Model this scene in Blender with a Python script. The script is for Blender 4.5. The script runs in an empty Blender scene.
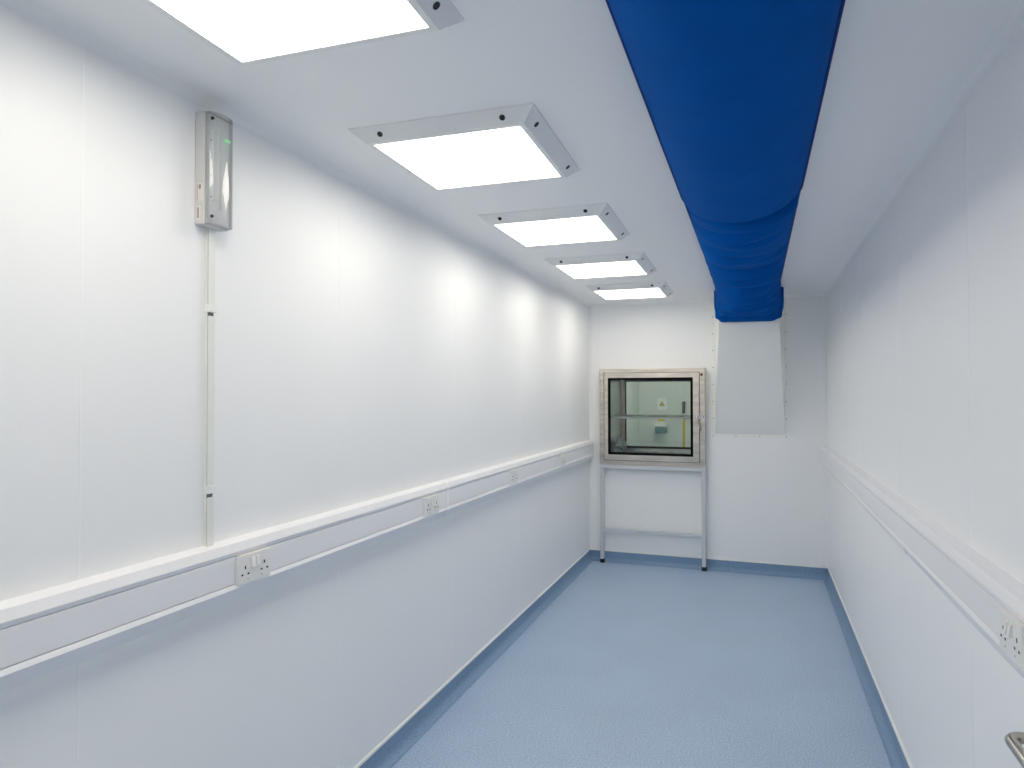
import bpy, bmesh, math, random
from mathutils import Vector, Matrix
random.seed(7)
SC = bpy.context.scene
COL = SC.collection

# ------------------------------------------------------------------ camera, world, exposure
A, B, D, ZC, H = -1.4775, 0.5634, 6.2495, 2.4012, 1.5554      # left wall, right wall, far wall, ceiling, eye height
F_PX, YAW, PITCH, ROLL = 676.30, 0.34597, 0.01491, -0.00085
Y0 = -0.95                                                    # wall behind the camera
cd = bpy.data.cameras.new('camera'); cam = bpy.data.objects.new('camera', cd); COL.objects.link(cam)
cd.sensor_fit = 'HORIZONTAL'; cd.sensor_width = 36.0; cd.lens = F_PX * 36.0 / 1024.0
cd.clip_start = 0.02; cd.clip_end = 100
_cy, _sy, _cp, _sp = math.cos(YAW), math.sin(YAW), math.cos(PITCH), math.sin(PITCH)
_F = Vector((-_sy*_cp, _cy*_cp, _sp)); _R = Vector((_cy, _sy, 0)); _U = _R.cross(_F)
_R2 = _R*math.cos(ROLL) + _U*math.sin(ROLL); _U2 = _U*math.cos(ROLL) - _R*math.sin(ROLL)
cam.matrix_world = Matrix(((_R2.x, _U2.x, -_F.x, 0), (_R2.y, _U2.y, -_F.y, 0), (_R2.z, _U2.z, -_F.z, H), (0, 0, 0, 1)))
SC.camera = cam
W = bpy.data.worlds.new('world'); SC.world = W; W.use_nodes = True
W.node_tree.nodes['Background'].inputs[0].default_value = (0.75, 0.82, 0.9, 1)
W.node_tree.nodes['Background'].inputs[1].default_value = 0.3
SC.view_settings.view_transform = 'Standard'; SC.view_settings.look = 'None'
SC.view_settings.gamma = 1.0; SC.view_settings.use_curve_mapping = False
SC.view_settings.exposure = 0.04
SC.cycles.max_bounces = 24; SC.cycles.diffuse_bounces = 20    # a white room: many interreflections
PANEL_LIGHT = 7.0                                             # radiance of the ceiling light diffusers

# ------------------------------------------------------------------ materials
def mat(name, col, rough=0.5, metal=0.0, spec=0.5, noise=0, nscale=40, bump=0, bscale=200, stretch=None, col2=None):
    m = bpy.data.materials.new(name); m.use_nodes = True
    nt = m.node_tree; b = nt.nodes['Principled BSDF']
    b.inputs['Base Color'].default_value = (*col, 1); b.inputs['Roughness'].default_value = rough
    b.inputs['Metallic'].default_value = metal; b.inputs['Specular IOR Level'].default_value = spec
    tc = nt.nodes.new('ShaderNodeTexCoord'); mp = nt.nodes.new('ShaderNodeMapping')
    nt.links.new(tc.outputs['Object'], mp.inputs[0])
    if stretch: mp.inputs['Scale'].default_value = stretch
    if noise or col2:
        n = nt.nodes.new('ShaderNodeTexNoise'); n.inputs['Scale'].default_value = nscale; n.inputs['Detail'].default_value = 3
        nt.links.new(mp.outputs[0], n.inputs['Vector'])
        r = nt.nodes.new('ShaderNodeValToRGB')
        c2 = col2 or tuple(min(1, c*(1+noise)) for c in col); c1 = tuple(c*(1-noise) for c in col)
        r.color_ramp.elements[0].position = 0.35; r.color_ramp.elements[1].position = 0.65
        r.color_ramp.elements[0].color = (*c1, 1); r.color_ramp.elements[1].color = (*c2, 1)
        nt.links.new(n.outputs['Fac'], r.inputs[0]); nt.links.new(r.outputs[0], b.inputs['Base Color'])
    if bump:
        n2 = nt.nodes.new('ShaderNodeTexNoise'); n2.inputs['Scale'].default_value = bscale; n2.inputs['Detail'].default_value = 4
        nt.links.new(mp.outputs[0], n2.inputs['Vector'])
        bp = nt.nodes.new('ShaderNodeBump'); bp.inputs['Strength'].default_value = bump; bp.inputs['Distance'].default_value = 0.002
        nt.links.new(n2.outputs['Fac'], bp.inputs['Height']); nt.links.new(bp.outputs[0], b.inputs['Normal'])
    return m
def emit(name, col, s):
    m = bpy.data.materials.new(name); m.use_nodes = True; nt = m.node_tree
    b = nt.nodes['Principled BSDF']; b.inputs['Base Color'].default_value = (*col, 1)
    b.inputs['Emission Color'].default_value = (*col, 1); b.inputs['Emission Strength'].default_value = s
    return m
def clear(name, tint, fres=1.45, rough=0.02, haze=0.0, hazecol=(.8, .8, .8)):
    m = bpy.data.materials.new(name); m.use_nodes = True; nt = m.node_tree; N = nt.nodes; L = nt.links
    N.remove(N['Principled BSDF']); out = N['Material Output']
    t = N.new('ShaderNodeBsdfTransparent'); t.inputs[0].default_value = (*tint, 1)
    g = N.new('ShaderNodeBsdfGlossy'); g.inputs['Roughness'].default_value = rough
    f = N.new('ShaderNodeFresnel'); f.inputs[0].default_value = fres
    base = t
    if haze:
        d = N.new('ShaderNodeBsdfDiffuse'); d.inputs[0].default_value = (*hazecol, 1)
        mx = N.new('ShaderNodeMixShader'); mx.inputs[0].default_value = haze
        L.new(t.outputs[0], mx.inputs[1]); L.new(d.outputs[0], mx.inputs[2]); base = mx
    ms = N.new('ShaderNodeMixShader'); L.new(f.outputs[0], ms.inputs[0]); L.new(base.outputs[0], ms.inputs[1]); L.new(g.outputs[0], ms.inputs[2])
    L.new(ms.outputs[0], out.inputs['Surface'])
    return m

M = {
 'wall':   mat('white_wall_sheet', (.925, .925, .915), .42, spec=.38, bump=.04, bscale=6),
 'seal':   mat('joint_sealant', (.96, .96, .95), .4),
 'back':   mat('panel_core', (.80, .80, .80), .7),
 'ceil':   mat('ceiling_sheet', (.90, .90, .90), .45, bump=.03, bscale=6),
 'cove':   mat('cove_trim', (.90, .90, .895), .4),
 'cap':    mat('white_capping', (.90, .89, .85), .35),
 'trunk':  mat('trunking_plastic', (.91, .90, .90), .38),
 'cond':   mat('conduit_plastic', (.86, .85, .80), .4),
 'lid':    mat('trunking_lid_plastic', (.88, .87, .88), .38),
 'gap':    mat('dark_gap', (.18, .18, .18), .8),
 'sock':   mat('socket_plastic', (.86, .84, .80), .3),
 'black':  mat('black_plastic', (.008, .008, .008), .5),
 'frame':  mat('light_frame_paint', (.86, .86, .84), .45),
 'diff':   emit('lit_diffuser', (1.0, .945, .855), PANEL_LIGHT),
 'fabric': mat('blue_fabric', (.0008, .082, .345), .85, spec=.03, noise=.05, nscale=7, bump=.12, bscale=60),
 'hem':    mat('blue_hem_fabric', (.003, .035, .20), .75, spec=.2),
 'hood':   mat('hood_paint', (.90, .90, .86), .45),
 'flange': mat('hood_flange_paint', (.92, .91, .86), .45),
 'screw':  mat('screw_steel', (.48, .48, .45), .4, .4),
 'steel':  mat('brushed_stainless', (.66, .60, .53), .30, 1.0, noise=.14, nscale=3, stretch=(1, 1, 10)),
 'steelh': mat('brushed_stainless_level', (.68, .63, .56), .30, 1.0, noise=.12, nscale=3, stretch=(1.5, 1, 8)),
 'steeli': mat('inner_stainless', (.50, .52, .52), .28, 1.0, noise=.06, nscale=8),
 'chrome': mat('chrome', (.80, .80, .80), .12, 1.0),
 'satin':  mat('satin_steel', (.50, .47, .42), .30, 1.0),
 'alu':    mat('grey_painted_tube', (.66, .68, .69), .4, .25),
 'gasket': mat('black_gasket', (.002, .002, .002), .6, spec=.1),
 'coving': mat('coved_blue_vinyl', (.215, .335, .485), .42, spec=.4, noise=.18, nscale=170, bump=.08, bscale=350),  # same vinyl as the floor, made darker: upstand's shade put into the colour
 'glass':  clear('hatch_glass', (.93, .955, .935)),
 'red':    mat('red_lamp', (.16, .006, .008), .25),
 'cover':  clear('clear_cover', (.97, .98, .98), 1.7, .012, .18, (.97, .97, .97)),
 'bulk':   mat('bulkhead_base', (.68, .67, .64), .4),
 'tray':   mat('gear_tray', (.95, .95, .94), .35),
 'lamp':   mat('unlit_lamp_strip', (.90, .91, .90), .3),
 'green':  emit('green_indicator', (.30, .95, .40), .7),
 'print':  mat('brown_print', (.33, .27, .23), .6),
 'sticker':mat('sticker_paper', (.80, .76, .72), .5),
 'bag':    mat('crumpled_film', (.80, .81, .80), .25, bump=.4, bscale=30),
 'yellow': mat('yellow_print', (.72, .55, .02), .5),
 'dark':   mat('dark_grey_plastic', (.06, .07, .07), .5),
 'teal':   mat('teal_plastic', (.16, .30, .32), .5),
 'next':   mat('next_room_sheet', (.76, .80, .77), .5),
 'door':   mat('door_laminate', (.80, .80, .80), .4),
}
def vinyl():
    m = mat('speckled_blue_vinyl', (.16, .28, .50), .42, spec=.4, bump=.10, bscale=350)
    nt = m.node_tree; b = nt.nodes['Principled BSDF']; tc = nt.nodes.new('ShaderNodeTexCoord')
    n = nt.nodes.new('ShaderNodeTexNoise'); n.inputs['Scale'].default_value = 150; n.inputs['Detail'].default_value = 2
    nt.links.new(tc.outputs['Object'], n.inputs['Vector'])
    r = nt.nodes.new('ShaderNodeValToRGB'); e = r.color_ramp.elements
    e[0].position = .30; e[0].color = (.27, .36, .48, 1); e[1].position = .70; e[1].color = (.55, .675, .84, 1)
    k = e.new(.5); k.color = (.405, .520, .670, 1)
    n3 = nt.nodes.new('ShaderNodeTexNoise'); n3.inputs['Scale'].default_value = 2.2; n3.inputs['Detail'].default_value = 2
    nt.links.new(tc.outputs['Object'], n3.inputs['Vector'])
    mr = nt.nodes.new('ShaderNodeMapRange'); mr.inputs[1].default_value = .3; mr.inputs[2].default_value = .7; mr.inputs[3].default_value = .97; mr.inputs[4].default_value = 1.03
    nt.links.new(n3.outputs['Fac'], mr.inputs[0])
    mx = nt.nodes.new('ShaderNodeMix'); mx.data_type = 'RGBA'; mx.blend_type = 'MULTIPLY'; mx.inputs[0].default_value = 1
    nt.links.new(n.outputs['Fac'], r.inputs[0]); nt.links.new(r.outputs[0], mx.inputs[6]); nt.links.new(mr.outputs[0], mx.inputs[7])
    nt.links.new(mx.outputs[2], b.inputs['Base Color'])
    return m
M['vinyl'] = vinyl()

# ------------------------------------------------------------------ mesh helpers (coordinates in metres, world unless a local thing)
def root_loc(o):
    while o.parent: o = o.parent
    return o.location
def obj(name, bm, m, parent=None, local=False, smooth=False, kind=None):
    if parent is not None and not local: bmesh.ops.translate(bm, verts=bm.verts, vec=-root_loc(parent))
    bmesh.ops.recalc_face_normals(bm, faces=bm.faces)
    me = bpy.data.meshes.new(name); bm.to_mesh(me); bm.free(); me.materials.append(M[m] if isinstance(m, str) else m)
    if smooth:
        for p in me.polygons: p.use_smooth = True
    o = bpy.data.objects.new(name, me); COL.objects.link(o)
    if parent is not None: o.parent = parent
    if kind: o['kind'] = kind
    return o
def tag(o, label, cat, group=None):
    o['label'] = label; o['category'] = cat
    if group: o['group'] = group
    return o
def thing(name, label, cat, loc=(0, 0, 0), rz=0, group=None):
    o = bpy.data.objects.new(name, None); o.empty_display_size = .05; COL.objects.link(o)
    o.location = loc; o.rotation_euler = (0, 0, rz)
    return tag(o, label, cat, group)
def copy_tree(o, parent=None):
    c = o.copy(); COL.objects.link(c)
    if parent is not None: c.parent = parent
    for ch in list(o.children):
        if ch is not c and ch.name in KIDS.get(o.name, ()): copy_tree(ch, c)
    return c
KIDS = {}
def note_tree(o):
    KIDS[o.name] = [c.name for c in o.children]
    for c in o.children: note_tree(c)

def add_box(bm, x0, x1, y0, y1, z0, z1, bev=0):
    r = bmesh.ops.create_cube(bm, size=1)
    vs = r['verts']
    for v in vs: v.co = Vector(((x0+x1)/2 + v.co.x*(x1-x0), (y0+y1)/2 + v.co.y*(y1-y0), (z0+z1)/2 + v.co.z*(z1-z0)))
    if bev:
        es = list({e for v in vs for e in v.link_edges})
        bmesh.ops.bevel(bm, geom=es, offset=bev, segments=2, affect='EDGES', profile=.5)
    return bm
def box(x0, x1, y0, y1, z0, z1, bev=0): return add_box(bmesh.new(), x0, x1, y0, y1, z0, z1, bev)
def add_prism(bm, pts, a0, a1, axis='y'):
    """closed profile swept along an axis: pts are (x,z) for y, (y,z) for x, (x,y) for z"""
    def P(p, a): return {'y': (p[0], a, p[1]), 'x': (a, p[0], p[1]), 'z': (p[0], p[1], a)}[axis]
    v0 = [bm.verts.new(P(p, a0)) for p in pts]; v1 = [bm.verts.new(P(p, a1)) for p in pts]; n = len(pts)
    for i in range(n): bm.faces.new((v0[i], v0[(i+1) % n], v1[(i+1) % n], v1[i]))
    bm.faces.new(v0[::-1]); bm.faces.new(v1)
    return bm
def prism(pts, a0, a1, axis='y'): return add_prism(bmesh.new(), pts, a0, a1, axis)
def add_tube(bm, pts, r, n=10, flat=1.0):
    pts = [Vector(p) for p in pts]; rings = []
    up = Vector((0, 0, 1))
    for i, p in enumerate(pts):
        t = (pts[min(i+1, len(pts)-1)] - pts[max(i-1, 0)]).normalized()
        s = t.cross(up)
        if s.length < .05: s = t.cross(Vector((0, 1, 0)))
        s.normalize(); u = s.cross(t)
        rings.append([bm.verts.new(p + s*math.cos(2*math.pi*k/n)*r + u*math.sin(2*math.pi*k/n)*r*flat) for k in range(n)])
    for a, b in zip(rings, rings[1:]):
        for k in range(n): bm.faces.new((a[k], a[(k+1) % n], b[(k+1) % n], b[k]))
    bm.faces.new(rings[0][::-1]); bm.faces.new(rings[-1])
    return bm
def tube(pts, r, n=10, flat=1.0): return add_tube(bmesh.new(), pts, r, n, flat)
def add_disc(bm, c, nrm, r, h, n=12):
    c = Vector(c); nrm = Vector(nrm).normalized()
    return add_tube(bm, [c - nrm*h/2, c + nrm*h/2], r, n)
def disc(c, nrm, r, h, n=12): return add_disc(bmesh.new(), c, nrm, r, h, n)
def add_ring(bm, x0, x1, z0, z1, hx0, hx1, hz0, hz1, y0, y1):
    """rectangular slab in the xz plane with a rectangular hole"""
    o = [(x0, z0), (x1, z0), (x1, z1), (x0, z1)]; h = [(hx0, hz0), (hx1, hz0), (hx1, hz1), (hx0, hz1)]
    V = {}
    for t, y in ((0, y0), (1, y1)):
        V['o', t] = [bm.verts.new((p[0], y, p[1])) for p in o]; V['h', t] = [bm.verts.new((p[0], y, p[1])) for p in h]
    for i in range(4):
        j = (i+1) % 4
        bm.faces.new((V['o', 0][i], V['o', 0][j], V['h', 0][j], V['h', 0][i])); bm.faces.new((V['o', 1][j], V['o', 1][i], V['h', 1][i], V['h', 1][j]))
        bm.faces.new((V['o', 0][j], V['o', 0][i], V['o', 1][i], V['o', 1][j])); bm.faces.new((V['h', 0][i], V['h', 0][j], V['h', 1][j], V['h', 1][i]))
    return bm
def ring(*a): return add_ring(bmesh.new(), *a)
def arc(cx, cy, r, a0, a1, n): return [(cx + r*math.cos(math.radians(a0+(a1-a0)*k/n)), cy + r*math.sin(math.radians(a0+(a1-a0)*k/n))) for k in range(n+1)]

# ------------------------------------------------------------------ room shell
HX0, HX1, HZ0, HZ1 = -1.330, -0.462, 0.945, 1.752            # hole for the pass hatch
fl = obj('floor', box(A-.06, B+.06, Y0, D+.05, -.08, 0), 'vinyl', kind='structure')
obj('ceiling', box(A-.06, B+.06, Y0, D+.05, ZC, ZC+.08), 'ceil', kind='structure')
def strip(seam_y, side):                                       # narrow sealant bead standing in a panel joint
    x = A if side == 'l' else B; s = 1 if side == 'l' else -1
    return box(x - s*.008, x + s*.0008, seam_y-.0024, seam_y+.0024, .10, ZC)
SL = [Y0, .10, 1.14, 2.18, 3.22, 4.26, 5.30, D]
SR = [.55, 1.22, 2.22, 3.22, 4.22, 5.22, D]
wl = obj('wall_left', box(A-.06, A-.010, Y0, D+.05, 0, ZC), 'back', kind='structure')
for i in range(len(SL)-1):
    obj('wall_panel', box(A-.010, A, SL[i]+(.002 if i else 0), SL[i+1]-(.002 if i < len(SL)-2 else 0), 0, ZC), 'wall', wl)
for y in SL[1:-1]: obj('joint_bead', strip(y, 'l'), 'seal', wl)
bmr = bmesh.new(); DY0, DY1, DZ = -.42, .55, 2.06              # doorway beside the camera, behind the picture's edge
add_box(bmr, B+.010, B+.06, DY1, D+.05, 0, ZC); add_box(bmr, B+.010, B+.06, DY0, DY1, DZ, ZC); add_box(bmr, B+.010, B+.06, Y0, DY0, 0, ZC)
wr = obj('wall_right', bmr, 'back', kind='structure')
for i in range(len(SR)-1):
    obj('wall_panel', box(B, B+.010, SR[i]+(.002 if i else 0), SR[i+1]-(.002 if i < len(SR)-2 else 0), 0, ZC), 'wall', wr)
obj('wall_panel', box(B, B+.010, DY0+.004, DY1-.004, DZ, ZC), 'wall', wr); obj('wall_panel', box(B, B+.010, Y0, DY0, 0, ZC), 'wall', wr)
for y in SR[1:-1]: obj('joint_bead', strip(y, 'r'), 'seal', wr)
wf = obj('wall_far', ring(A, B, 0, ZC, HX0, HX1, HZ0, HZ1, D+.010, D+.06), 'back', kind='structure')
XS = -0.478                                                    # joint in the far wall, above the hatch
bmf = bmesh.new(); add_box(bmf, A, HX0, D, D+.010, 0, ZC); add_box(bmf, HX0, XS-.002, D, D+.010, 0, HZ0); add_box(bmf, HX0, XS-.002, D, D+.010, HZ1, ZC)
obj('wall_panel', bmf, 'wall', wf)
bmf = bmesh.new(); add_box(bmf, HX1, B, D, D+.010, 0, ZC); add_box(bmf, XS+.002, HX1, D, D+.010, 0, HZ0); add_box(bmf, XS+.002, HX1, D, D+.010, HZ1, ZC)
obj('wall_panel', bmf, 'wall', wf)
obj('joint_bead', box(XS-.0024, XS+.0024, D-.0008, D+.008, HZ1+.04, ZC), 'seal', wf)
obj('joint_bead', box(XS-.0024, XS+.0024, D-.0008, D+.008, .1, HZ0-.06), 'seal', wf)
obj('wall_near', box(A-.06, B+.06, Y0-.06, Y0, 0, ZC+.08), 'wall', kind='structure')
# short stretch of passage outside the doorway
obj('wall_passage', box(B+.95, B+1.0, -1.4, 1.5, 0, ZC), 'wall', kind='structure')
pg = obj('floor_passage', box(B+.06, B+1.0, -1.4, 1.5, -.08, 0), 'vinyl', kind='structure')
obj('ceiling_passage', box(B+.06, B+1.0, -1.4, 1.5, ZC, ZC+.08), 'ceil', kind='structure')

# coved trims in the corners
def cove_pts(cx, cz, sx, sz, r, n=7):
    """concave fillet in the corner (cx,cz); sx,sz point into the room"""
    c = (cx + sx*r, cz + sz*r); out = [(cx, cz)]
    for k in range(n+1):
        t = math.pi/2*k/n
        out.append((c[0] - sx*r*math.sin(t), c[1] - sz*r*math.cos(t)))
    return out
def trim(i, bm): 
    o = obj('trim_%d' % i, bm, 'cove', kind='structure')
    return o
R = .034
trim(1, prism(cove_pts(A, ZC, 1, -1, R), Y0, D)); trim(2, prism(cove_pts(B, ZC, -1, -1, R), Y0, D))
trim(3, prism(cove_pts(D, ZC, -1, -1, R), A, B, 'x'))
trim(4, prism(cove_pts(A, D, 1, -1, R), .107, ZC, 'z')); trim(5, prism(cove_pts(B, D, -1, -1, R), .107, ZC, 'z'))

# coved vinyl skirting with white capping
def skirt(cx, s):
    t, rr = .004, .038
    p = [(cx, 0), (cx, .094), (cx + s*t, .094)]
    for k in range(7):
        a = math.pi/2*k/6
        p.append((cx + s*(t + rr - rr*math.cos(a)), .0015 + rr - rr*math.sin(a)))
    return p + [(cx + s*(t+rr), 0)]
def capp(cx, s): return [(cx, .093), (cx + s*.007, .093), (cx + s*.007, .103), (cx + s*.004, .106), (cx, .106)]
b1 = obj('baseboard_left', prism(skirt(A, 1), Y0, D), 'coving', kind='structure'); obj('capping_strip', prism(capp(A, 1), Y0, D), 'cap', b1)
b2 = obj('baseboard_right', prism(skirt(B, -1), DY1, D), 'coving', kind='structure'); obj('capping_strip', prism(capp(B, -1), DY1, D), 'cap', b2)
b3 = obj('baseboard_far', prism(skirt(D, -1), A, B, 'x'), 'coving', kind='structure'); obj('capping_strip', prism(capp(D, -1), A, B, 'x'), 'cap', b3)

# open door leaf folded back along the right wall, its lever just in the picture
dr = obj('door_1', box(.466, .508, .53, 1.440, .012, 2.02, .0015), 'door', kind='structure')
lev = [(.462, 1.386, .969), (.426, 1.386, .969), (.415, 1.384, .969), (.409, 1.379, .969), (.4035, 1.371, .969), (.402, 1.359, .969), (.402, 1.285, .969), (.402, 1.270, .969), (.411, 1.262, .969), (.44, 1.260, .969)]
obj('lever_handle', tube(lev, .0098, 14), 'satin', dr, smooth=True)
obj('handle_rose', disc((.463, 1.386, .969), (1, 0, 0), .026, .007, 24), 'satin', dr)
for z in (.25, 1.0, 1.8): obj('hinge', box(.508, B-.001, .535, .56, z-.05, z+.05, .002), 'satin', dr)
dfm = bmesh.new(); add_box(dfm, B-.012, B+.075, DY0-.05, DY0, 0, DZ+.05); add_box(dfm, B-.012, B+.075, DY1-.05, DY1-.001, 0, DZ); add_box(dfm, B-.012, B+.075, DY0, DY1-.001, DZ, DZ+.05)
obj('trim_6', dfm, 'frame', kind='structure')

# ------------------------------------------------------------------ ceiling lights
LN = [(-1, -.914, 1.071), (0, -.919, 2.156), (1, -.925, 3.2485), (2, -.935, 4.346), (3, -.944, 5.460), (-2, -.909, -.020)]
def make_light():
    t = thing('ceiling_light', '', 'light')
    b, f, i, h = .308, .266, .2490, .039
    bm = bmesh.new()
    def sq(r, z): return [bm.verts.new((sx*r, sy*r, z)) for sx, sy in ((-1, -1), (1, -1), (1, 1), (-1, 1))]
    R_ = [sq(b, 0), sq(b, -.004), sq(f, -h), sq(i, -h), sq(i, -h+.004), sq(i, 0)]
    for a, c in zip(R_, R_[1:]):
        for k in range(4): bm.faces.new((a[k], a[(k+1) % 4], c[(k+1) % 4], c[k]))
    for k in range(4): bm.faces.new((R_[-1][k], R_[-1][(k+1) % 4], R_[0][(k+1) % 4], R_[0][k]))
    obj('frame', bm, 'frame', t, True)
    obj('diffuser', box(-i, i, -i, i, -h+.003, -h+.012), 'diff', t, True)
    mid = (b+f)/2; nz = -(b-f)/math.hypot(b-f, h-.004); nx = (h-.004)/math.hypot(b-f, h-.004)
    for q in range(4):
        rot = Matrix.Rotation(q*math.pi/2, 3, 'Z')
        for s in (-1, 1):
            c = n = rot @ Vector((nx, 0, nz)); c = rot @ Vector((mid, s*.205, -(h+.004)/2)) + n*.0006
            obj('screw_hole', disc(c, n, .0092, .002, 14), 'black', t, True)
    note_tree(t)
    return t
lab = {-1: 'white ceiling light panel nearest the camera, cut off by the top edge of the picture',
       0: 'second ceiling light panel from the camera, just right of the tall clear wall light',
       1: 'middle ceiling light panel of the row, third from the camera',
       2: 'fourth ceiling light panel from the camera, the last but one before the far wall',
       3: 'smallest looking ceiling light panel, farthest of the row and close to the far wall',
       -2: 'ceiling light panel above and behind the camera, outside the picture'}
L0 = make_light()
for n, (k, lx, y) in enumerate(LN):
    o = L0 if n == 0 else copy_tree(L0)
    o.location = (lx, y, ZC); o.rotation_euler.z = .028 if k < 1 else .012; o['label'] = lab[k]; o['group'] = 'row of ceiling light panels'

# ------------------------------------------------------------------ blue fabric air duct
duct = thing('fabric_air_duct', 'long blue fabric air duct hanging along the ceiling to the white hood', 'air duct', (-.056, 2.5, ZC))
XC, YE = -.056, 5.80
# creases across the sagging sleeve: place along its edge, depth, width, centre and spread across, sign
creases = [(3.24, .013, .05, .30, .30, 1), (3.40, .008, .04, .62, .22, 1), (3.57, .013, .06, .22, .22, 1), (3.75, .015, .06, .30, .26, 1), (3.86, .010, .05, .80, .20, 1),
           (4.15, .019, .075, .45, .40, 1), (4.43, .020, .08, .55, .42, 1), (4.62, .012, .06, .20, .22, 1), (4.72, .012, .06, .84, .18, 1), (4.92, .020, .085, .42, .40, 1),
           (5.12, .014, .07, .78, .24, 1), (5.26, .022, .09, .45, .42, 1), (5.50, .018, .08, .60, .40, 1), (5.75, .022, .10, .40, .45, 1), (6.05, .022, .12, .5, .5, 1)]
fine = [(random.uniform(-.8, 3.0), random.uniform(.0006, .0018), random.uniform(.02, .05), random.uniform(0, 1), random.uniform(.2, .6)) for _ in range(60)]
def duct_r(y, u):
    """half width, drop and crease depth at distance y, u = 0 left edge .. 1 right edge"""
    s = math.sin(math.pi*u); qq = y + (.24 + .22*min(1.6, max(0, y-2.7)))*s**1.1
    w = .2320; drop = .195; d = 0.0
    far = 1/(1+math.exp(-(qq-3.0)/.008))
    lip = far*math.exp(-max(0, qq-3.0)/.13)
    drop += .022*(1-math.exp(-max(0, qq-3.0)/.9))
    w -= .005*far
    d -= .012*lip*min(1, s*4)
    # the joint: the near section tucks up behind the lip of the far one, most on the right flank
    pk = (.25 + .75*max(0, min(1, (u-.30)/.35)))*min(1, s*2.2)
    d += pk*(-.075*math.exp(-((qq-2.975)/.022)**2) + .034*math.exp(-((qq-3.035)/.035)**2) - .016*math.exp(-((qq-3.20)/.09)**2))
    for (c, a, wd, uc, uw, sg) in creases:
        win = math.exp(-((u-uc)/uw)**2)
        x = (qq-c)/(wd*.72)
        if abs(x) < 5: d += 1.5*sg*a*win*(1.2*math.exp(-((x-1.5)/1.1)**2) - 1.5*math.exp(-abs(x)*2.2))*min(1, 1.25*s**1.6)
    for (c, a, wd, uc, uw) in fine:
        x = (qq-c)/wd
        if abs(x) < 3: d -= a*math.exp(-x*x)*math.exp(-((u-uc)/uw)**2)*min(1, s*3)
    return w, drop, d
bm = bmesh.new(); NU = 48; ys = []; y = Y0+.02
while y < 2.35: ys.append(y); y += .035
while y < 5.735: ys.append(y); y += .0105
rows = []
for y in ys:
    row = []
    for k in range(NU+1):
        u = k/NU; w, dp, d = duct_r(y, u); phi = 2*math.atan(dp/w); rad = (w*w+dp*dp)/(2*dp); t = phi*(2*u-1)
        px, pz = XC + (rad+d)*math.sin(t), min(ZC-.001, ZC - .001 - ((rad+d)*math.cos(t) - (rad-dp)))
        f = min(1, max(0, (y-5.10)/.56)); f = f*f*(3-2*f)       # the sleeve opens out into the boxy cuff
        tt = math.pi*u; qx = XC + .003 - math.copysign(abs(math.cos(tt))**.36, math.cos(tt))*.238; qz = ZC - .002 - abs(math.sin(tt))**.36*.236 + .5*d
        row.append(bm.verts.new((px*(1-f) + qx*f, y, min(ZC-.001, pz*(1-f) + qz*f))))
    rows.append(row)
for a, b in zip(rows, rows[1:]):
    for k in range(NU): bm.faces.new((a[k], a[k+1], b[k+1], b[k]))
fs = obj('fabric_sleeve', bm, 'fabric', duct, smooth=True)
sm = fs.modifiers.new('thickness', 'SOLIDIFY'); sm.thickness = .002; sm.offset = 1
for s in (-1, 1):
    pts = []
    for j in range(0, len(ys), 3):
        w, _, _ = duct_r(ys[j], 0)
        pts.append((XC + s*(w+.003), ys[j], ZC-.0065))
    obj('edge_hem', tube(pts, .006, 6), 'hem', duct, smooth=True)
# cuff pulled over the outlet of the hood
bm = bmesh.new(); prof = []
def cuff_pt(k, N, e):
    t = math.pi*k/N; n = 7
    return XC+.003 - math.copysign(abs(math.cos(t))**(2/n), math.cos(t))*(.252+e), ZC - .002 - abs(math.sin(t))**(2/n)*(.250+e)
NY = 16; rows = []
for j in range(NY+1):
    f = j/NY; y = 5.700 + .140*f; row = []
    for k in range(57):
        e = .012*math.sin(math.pi*min(1, f*1.05)) + .0035*math.sin(k*.55+f*5)*math.sin(math.pi*f) - (.02 if j in (0,) else 0) - .014*(1-f)**4 + (.004 if j >= NY-2 else 0)
        x, z = cuff_pt(k, 56, e)
        row.append(bm.verts.new((x, y, z)))
    rows.append(row)
for a, b in zip(rows, rows[1:]):
    for k in range(56): bm.faces.new((a[k], a[k+1], b[k+1], b[k]))
cf = obj('cuff', bm, 'fabric', duct, smooth=True)
sm = cf.modifiers.new('thickness', 'SOLIDIFY'); sm.thickness = .002; sm.offset = -1

# ------------------------------------------------------------------ white sloping hood on the far wall
hood = thing('duct_hood', 'white sloping sheet metal hood on the far wall under the blue duct', 'duct hood', (-.055, D, 1.178))
bm = bmesh.new()
zb, zt, zk = 1.203, ZC-.002, 2.128
def q4(x0, x1, y, z): return bm.verts.new((x0, y, z)), bm.verts.new((x1, y, z))
bl, br = q4(-.341, .232, D-.006, zb); kl, kr = q4(-.282, .181, 5.80, zk); tl, tr = q4(-.282, .181, 5.80, zt)
wl_, wr_ = q4(-.345, .236, D-.001, zb); wtl, wtr = q4(-.345, .236, D-.001, zt)
for f in ((bl, br, kr, kl), (kl, kr, tr, tl), (wl_, bl, kl), (wl_, kl, wtl), (kl, tl, wtl), (wr_, kr, br), (wr_, wtr, kr), (kr, wtr, tr), (wl_, wr_, br, bl), (tl, tr, wtr, wtl)): bm.faces.new(f)
obj('sloping_casing', bm, 'hood', hood)
obj('flange', box(-.364, -.343, D-.004, D, 1.178, ZC-.04), 'flange', hood); obj('flange', box(.234, .250, D-.004, D, 1.178, ZC-.04), 'flange', hood)
obj('flange', box(-.343, .234, D-.004, D, 1.178, 1.203), 'flange', hood)
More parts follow.
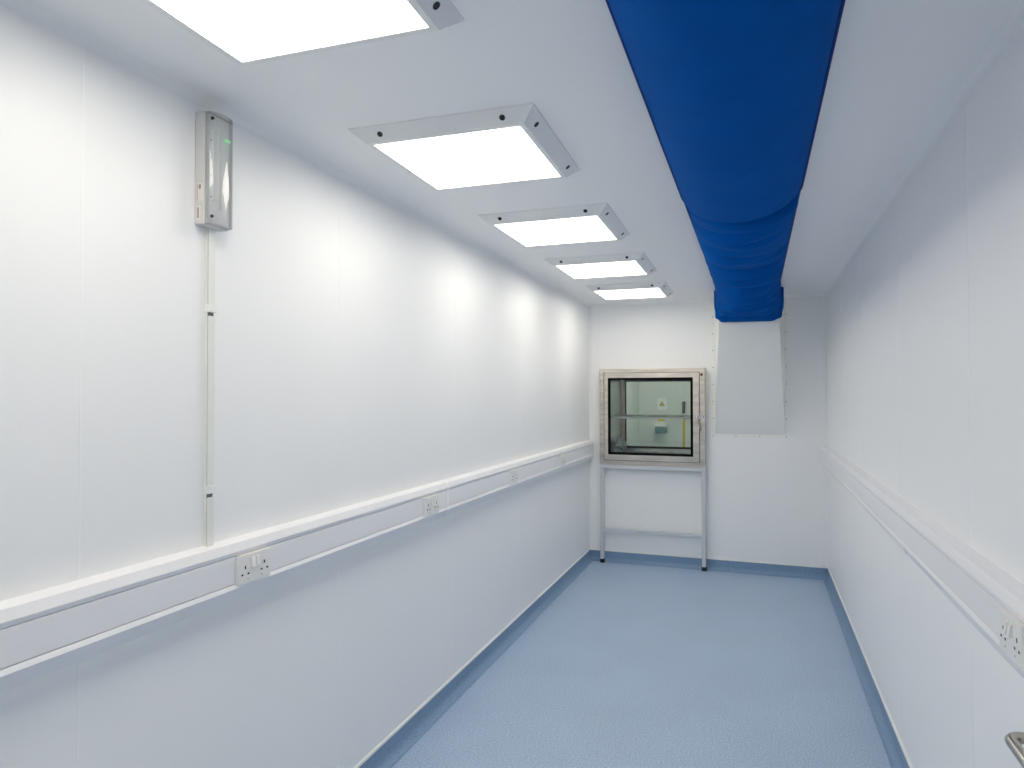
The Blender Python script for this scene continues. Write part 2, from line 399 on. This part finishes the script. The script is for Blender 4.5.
for z in (1.186, 1.34, 1.49, 1.64, 1.79, 1.94, 2.09, 2.24):
    obj('screw', disc((-.356, D-.005, z), (0, 1, 0), .0055, .004, 8), 'screw', hood); obj('screw', disc((.244, D-.005, z), (0, 1, 0), .0055, .004, 8), 'screw', hood)
for x in (-.165, .03): obj('screw', disc((x, D-.005, 1.186), (0, 1, 0), .0055, .004, 8), 'screw', hood)

# ------------------------------------------------------------------ stainless pass hatch through the far wall
YF = 6.170
hatch = thing('pass_hatch', 'stainless steel pass hatch with a glazed door through the far wall', 'pass-through', (-.891, YF, .905))
X0, X1, Z0, Z1 = -1.362, -.422, .908, 1.784
obj('outer_frame', ring(X0, X1, Z0, Z1, -1.323, -.465, .945, 1.751, YF, D-.001), 'steel', hatch)
obj('door_rebate', ring(-1.324, -.464, .944, 1.752, -1.306, -.486, .962, 1.735, YF+.023, YF+.029), 'gap', hatch)
IX0, IX1, IZ0, IZ1, YB = -1.305, -.487, .972, 1.728, 6.97
# liner: five thin sheets
obj('side_liner', box(IX0-.008, IX0, 6.20, YB, IZ0, IZ1), 'steeli', hatch); obj('side_liner', box(IX1, IX1+.008, 6.20, YB, IZ0, IZ1), 'steeli', hatch)
obj('base_liner', box(IX0-.008, IX1+.008, 6.20, YB, IZ0-.008, IZ0), 'steeli', hatch); obj('top_liner', box(IX0-.008, IX1+.008, 6.20, YB, IZ1, IZ1+.008), 'steeli', hatch)
def glazed_door(y, front=True):
    d = bmesh.new()
    x0, x1, z0, z1 = -1.3185, -.4715, .9505, 1.7465
    gx0, gx1, gz0, gz1 = -1.283, -.523, 1.000, 1.703
    yf = y
    # mitred frame: four trapezoid boxes
    o = [(x0, z0), (x1, z0), (x1, z1), (x0, z1)]; h = [(gx0, gz0), (gx1, gz0), (gx1, gz1), (gx0, gz1)]
    add_ring(d, x0, x1, z0, z1, gx0, gx1, gz0, gz1, yf, yf+.026)
    door = obj('glazed_door', d, 'steelh' if front else 'steeli', hatch)
    gb = .0215
    obj('gasket', ring(gx0, gx1, gz0, gz1, gx0+gb, gx1-gb, gz0+gb, gz1-gb, yf-.0012, yf+.024), 'gasket', door)
    obj('glass_pane', box(gx0+gb-.004, gx1-gb+.004, yf+.006, yf+.012, gz0+gb-.004, gz1-gb+.004), 'glass', door)
    return door
fd = glazed_door(YF-.004); bd = glazed_door(YB, False)
obj('corner_post', box(IX0, IX0+.035, YB-.05, YB-.001, IZ0, IZ1, .003), 'steel', hatch)
obj('corner_post', box(IX1-.035, IX1, YB-.05, YB-.001, IZ0, IZ1, .003), 'steel', hatch)
obj('shelf', box(IX0+.001, IX1-.001, 6.24, 6.90, 1.326, 1.345, .002), 'alu', hatch)
obj('indicator_lamp', box(-.459, -.439, YF-.006, YF, 1.714, 1.737, .002), 'red', hatch)
lat = obj('latch', disc((-.480, YF-.010, 1.352), (0, 1, 0), .021, .014, 20), 'chrome', hatch)
obj('latch_lever', tube([(-.482, YF-.020, 1.366), (-.481, YF-.024, 1.345), (-.471, YF-.027, 1.31), (-.462, YF-.026, 1.27), (-.455, YF-.022, 1.236)], .0105, 10, .8), 'satin', lat, smooth=True)
obj('latch_keep', box(-.452, -.430, YF-.016, YF, 1.336, 1.382, .004), 'chrome', lat)
obj('latch_pin', disc((-.452, YF-.012, 1.362), (1, 0, 0), .006, .05, 10), 'satin', lat)

# crumpled clear film on the hatch base, by its left side
bm = bmesh.new(); bmesh.ops.create_icosphere(bm, subdivisions=4, radius=1)
for v in bm.verts:
    c = v.co.copy()
    r = 1 + .22*math.sin(c.x*5+c.z*4) * math.cos(c.y*6) + .14*math.sin(c.z*11+c.y*7) + .10*math.sin(c.x*17+c.y*13) + random.uniform(-.03, .03)
    v.co = Vector((-1.243 + c.x*r*.046, 6.52 + c.y*r*.15, IZ0 + .003 + max(0, (c.z*r+1.0))*.075))
fm = obj('crumpled_film', bm, 'bag'); tag(fm, 'crumpled clear plastic film lying inside the steel pass hatch at left', 'plastic bag')

# ------------------------------------------------------------------ tube stand under the hatch
st = thing('hatch_stand', 'pale grey square tube stand with black feet under the pass hatch', 'stand', (-.888, 6.195, 0))
zt = .9065
for x in (-1.3425, -.4365):
    lg = obj('leg', box(x-.0165, x+.0165, 6.172, 6.222, .035, zt, .003), 'alu', st)
    obj('foot', tube([(x, 6.193, 0), (x, 6.193, .022), (x, 6.193, .022), (x, 6.193, .0355)], .022, 14), 'black', lg)
obj('top_rail', box(-1.326, -.453, 6.172, 6.222, zt-.036, zt, .003), 'alu', st)
obj('lower_rail', box(-1.326, -.453, 6.178, 6.216, .286, .320, .003), 'alu', st)

# ------------------------------------------------------------------ dado trunking
def trunk_profile(x, s, low=True):
    """closed profile (x,z): wall top round to wall bottom, with a recess for the lid"""
    P = [(0, 1.126), (.040, 1.1195), (.0508, 1.096), (.0470, 1.084), (.0380, 1.083), (.0380, 1.002), (.0480, 1.0015), (.0530, .990)]
    P += [(.034, .952), (0, .950)] if low else [(.046, .966), (0, .962)]
    return [(x + s*a, z) for a, z in P]
def trunking(name, x, s, label, y0, y1, cuts, joints, low_break=None):
    t = thing(name, label, 'cable trunking', (x, (y0+y1)/2, .950))
    if low_break is None: obj('trunking_body', prism(trunk_profile(x, s), y0, y1), 'trunk', t)
    else:
        obj('trunking_body', prism(trunk_profile(x, s), y0, low_break-.001), 'trunk', t); obj('trunking_body', prism(trunk_profile(x, s, False), low_break+.001, y1), 'trunk', t)
    edges = sorted([y0] + [c for cc in cuts for c in (cc-.069, cc+.069)] + joints*2 + [y1])
    for a, b in zip(edges[::2], edges[1::2]):
        xs = sorted((x + s*.0375, x + s*.0475)); obj('trunking_lid', box(xs[0], xs[1], a+.0008, b-.0008, 1.0035, 1.0815, .001), 'lid', t)
    for j in joints:
        P = [(x + s*(a+.0015 if a > 0 else 0), z) for a, z in [(0, 1.1275), (.040, 1.121), (.0508, 1.097), (.0475, 1.083), (.0475, 1.003), (.0490, 1.0015), (.0530, .989), (.034, .9505), (0, .9485)]]
        obj('joint_cover', prism(P, j-.014, j+.014), 'seal', t)
    return t
SKL, SKR = [1.658, 2.845, 3.988, 5.125], [1.7185]
trunking('dado_trunking', A, 1, 'white dado trunking along the left wall with four double sockets', Y0+.001, D-.03, SKL, [3.03, 5.60])
trunking('dado_trunking', B, -1, 'white dado trunking along the right wall, holding one double socket', .62, D-.036, SKR, [], 2.842)

# double sockets, built facing +x at the origin (back of the plate at x=0, bottom edge at z=0)
def make_socket():
    t = thing('double_socket', '', 'socket')
    bm = box(0, .0190, -.0685, .0685, 0, .0865, .0030); obj('face_plate', bm, 'sock', t, True)
    for y in (-.0105, .0105): 
        k = bmesh.new(); add_prism(k, [(.0188, .047), (.0268, .046), (.0225, .073), (.0188, .074)], y-.0075, y+.0075); obj('switch', k, 'sock', t, True)
    for c in (-.041, .041):
        for dy, z, w, h in ((0, .049, .0024, .0048), (-.0125, .029, .0038, .0026), (.0125, .029, .0038, .0026)):
            obj('pin_hole', box(.0180, .0195, c+dy-w, c+dy+w, z-h, z+h), 'black', t, True)
    for y in (-.030, .030): obj('plate_screw', disc((.0190, y, .013), (1, 0, 0), .0026, .001, 8), 'screw', t, True)
    note_tree(t)
    return t
SX = .0465
slab = ['white double socket on the left trunking nearest the camera, below the vertical conduit',
        'second white double socket from the camera on the left trunking',
        'third white double socket from the camera on the left trunking',
        'farthest white double socket on the left trunking, next to the pass hatch corner']
S0 = make_socket()
for i, y in enumerate(SKL):
    o = S0 if i == 0 else copy_tree(S0)
    o.location = (A+.0395, y, .9955); o['label'] = slab[i]; o['group'] = 'double sockets on the left trunking'
o = copy_tree(S0); o.location = (B-.0395, SKR[0], .9955); o.rotation_euler = (0, 0, math.pi); o['label'] = 'white double socket on the right wall trunking above the door handle'
del o['group']

# ------------------------------------------------------------------ conduit from the trunking up to the wall light
cy0, cy1, cd_ = 1.514, 1.538, .016
ct = thing('conduit', 'slim white cable conduit running up the left wall to the clear wall light', 'conduit', (A, 1.521, 1.124))
obj('conduit_body', box(A, A+.0095, cy0, cy1, 1.124, 2.031, .0008), 'cond', ct)
for z0, z1 in ((1.124, 1.262), (1.292, 1.779), (1.809, 2.031)):
    obj('conduit_lid', box(A+.0110, A+cd_, cy0+.0004, cy1-.0004, z0, z1, .001), 'cond', ct)
obj('lid_gap', box(A+.008, A+.0108, cy0+.0016, cy1-.0016, 1.125, 2.03), 'gap', ct)
for z in (1.283, 1.800): obj('coupling_clip', box(A, A+.0195, cy0-.003, cy1+.003, z-.010, z+.012, .0015), 'cap', ct)

# ------------------------------------------------------------------ emergency wall light
ez0, ez1, ey0, ey1 = 2.030, 2.349, 1.474, 1.568
eml = thing('wall_light', 'tall clear covered emergency light high on the left wall above the conduit', 'light', (A, 1.521, ez0))
obj('base', box(A, A+.036, ey0, ey1, ez0, ez1, .004), 'bulk', eml)
obj('gear_tray', box(A+.036, A+.042, ey0+.006, ey1-.006, ez0+.006, ez1-.006, .001), 'tray', eml)
obj('lamp_strip', box(A+.042, A+.047, ey0+.022, ey0+.034, ez0+.07, ez1-.05, .001), 'lamp', eml)
obj('lamp_strip', box(A+.042, A+.046, ey0+.050, ey0+.060, ez0+.05, ez1-.05, .001), 'lamp', eml)
cw, cs = (ey1-ey0-.006)/2, .015; cr = (cw*cw+cs*cs)/(2*cs); ch = math.asin(cw/cr); cm = (ey0+ey1)/2
cvp = [(A+.0362, cm-cw)] + [(A+.0510 + cr*math.cos(-ch+2*ch*k/18) - (cr-cs), cm + cr*math.sin(-ch+2*ch*k/18)) for k in range(19)] + [(A+.0362, cm+cw)]
bm = bmesh.new(); add_prism(bm, cvp, ez0+.003, ez1-.003, 'z')
for f in [f for f in bm.faces if abs(f.calc_center_median().x - (A+.0362)) < 1e-5]: bm.faces.remove(f)
cv = obj('clear_cover', bm, 'cover', eml)
for p_ in cv.data.polygons: p_.use_smooth = abs(p_.normal.z) < .5
cv.data.set_sharp_from_angle(angle=math.radians(30))
for z in (ez0+.022, ez1-.022): obj('cover_screw', disc((A+.0545, ey0+.009, z), (.8, -.6, 0), .0045, .004, 10), 'black', eml)
for z in (2.11, 2.17, 2.22, 2.27): obj('rivet', disc((A+.0425, ey0+.0165, z), (1, 0, 0), .0022, .002, 8), 'gap', eml)
obj('green_indicator', box(A+.045, A+.049, ey0+.066, ey0+.084, ez1-.066, ez1-.061), 'green', eml)
lb = obj('rating_label', box(A+.008, A+.030, ey0-.0006, ey0, ez0+.065, ez0+.115), 'sticker', eml)
obj('printed_line', box(A+.010, A+.012, ey0-.0009, ey0-.0006, ez0+.067, ez0+.113), 'print', lb)
obj('printed_line', box(A+.016, A+.024, ey0-.0009, ey0-.0006, ez0+.100, ez0+.112), 'print', lb)
lb2 = obj('rating_label', box(A+.008, A+.022, ey0-.0006, ey0, ez0+.012, ez0+.052), 'sticker', eml)
obj('printed_line', box(A+.012, A+.017, ey0-.0009, ey0-.0006, ez0+.018, ez0+.048), 'print', lb2)

# ------------------------------------------------------------------ the room seen through the hatch
NX0, NX1, NY1 = -1.392, .9, 8.6
obj('wall_beyond', box(NX0-.05, NX1, NY1, NY1+.05, 0, 2.5), 'next', kind='structure')
obj('wall_beyond_left', box(NX0-.05, NX0, 7.08, NY1, 0, 2.5), 'next', kind='structure')
obj('wall_beyond_right', box(NX1, NX1+.05, 6.31, NY1, 0, 2.5), 'next', kind='structure')
obj('floor_beyond', box(-2.4, NX1, 6.31, NY1, -.08, 0), 'vinyl', kind='structure')
obj('ceiling_beyond', box(-2.4, NX1, 6.31, NY1, 2.45, 2.5), 'ceil', kind='structure')
nl = copy_tree(L0); nl.location = (-.35, 7.75, 2.45); nl['label'] = 'ceiling light panel of the room beyond the hatch, hidden by the wall'; del nl['group']  # added so the room beyond is lit; the panel itself is unseen
n2 = copy_tree(L0); n2.location = (-1.0, 7.55, 2.45); n2['label'] = 'second ceiling light panel of the room beyond the hatch, above its left wall'; del n2['group']  # second added panel, brightens what shows through the hatch
nl.location = (.1, 7.75, 2.45)
pl = copy_tree(L0); pl.location = (B+.53, .05, ZC); pl['label'] = 'ceiling light panel of the passage outside the open door'; del pl['group']  # added fill light for the main room, out of view
# warning sign: yellow triangle with a black rim and bolt
ws = thing('warning_sign', 'yellow warning triangle on a white plate seen through the hatch glass', 'sign', (-1.105, NY1, 1.36))
obj('plate', box(-1.165, -1.045, NY1-.003, NY1, 1.36, 1.50), 'seal', ws)
tri = lambda r, y0, y1: prism([(-1.105 + r*math.sin(math.radians(a)), 1.425 + r*math.cos(math.radians(a))) for a in (0, 120, 240)], y0, y1)
obj('triangle_rim', tri(.042, NY1-.0045, NY1-.003), 'dark', ws); obj('triangle', tri(.036, NY1-.006, NY1-.0045), 'yellow', ws)
obj('exclamation_mark', box(-1.1085, -1.1015, NY1-.007, NY1-.006, 1.414, 1.440), 'dark', ws)
dp_ = thing('wall_dispenser', 'small teal and white box on the wall beyond the hatch, below the warning triangle', 'dispenser', (-1.115, NY1, 1.07))
obj('body', box(-1.18, -1.05, NY1-.10, NY1, 1.07, 1.15, .008), 'teal', dp_); obj('lid', box(-1.185, -1.045, NY1-.105, NY1, 1.150, 1.178, .006), 'seal', dp_)
tag(obj('yellow_label', box(-1.155, -1.075, NY1-.003, NY1, 1.212, 1.248), 'yellow'), 'small yellow label on the wall beyond the hatch, above the teal box', 'label')
tag(obj('yellow_strip', box(-.853, -.825, NY1-.006, NY1, .80, 1.262), 'yellow'), 'narrow upright yellow strip on the wall beyond the hatch, under the dark bar', 'strip')
tag(obj('dark_pull_bar', box(-.856, -.822, NY1-.03, NY1, 1.315, 1.462, .006), 'dark'), 'short upright dark bar on the wall beyond the hatch', 'handle')
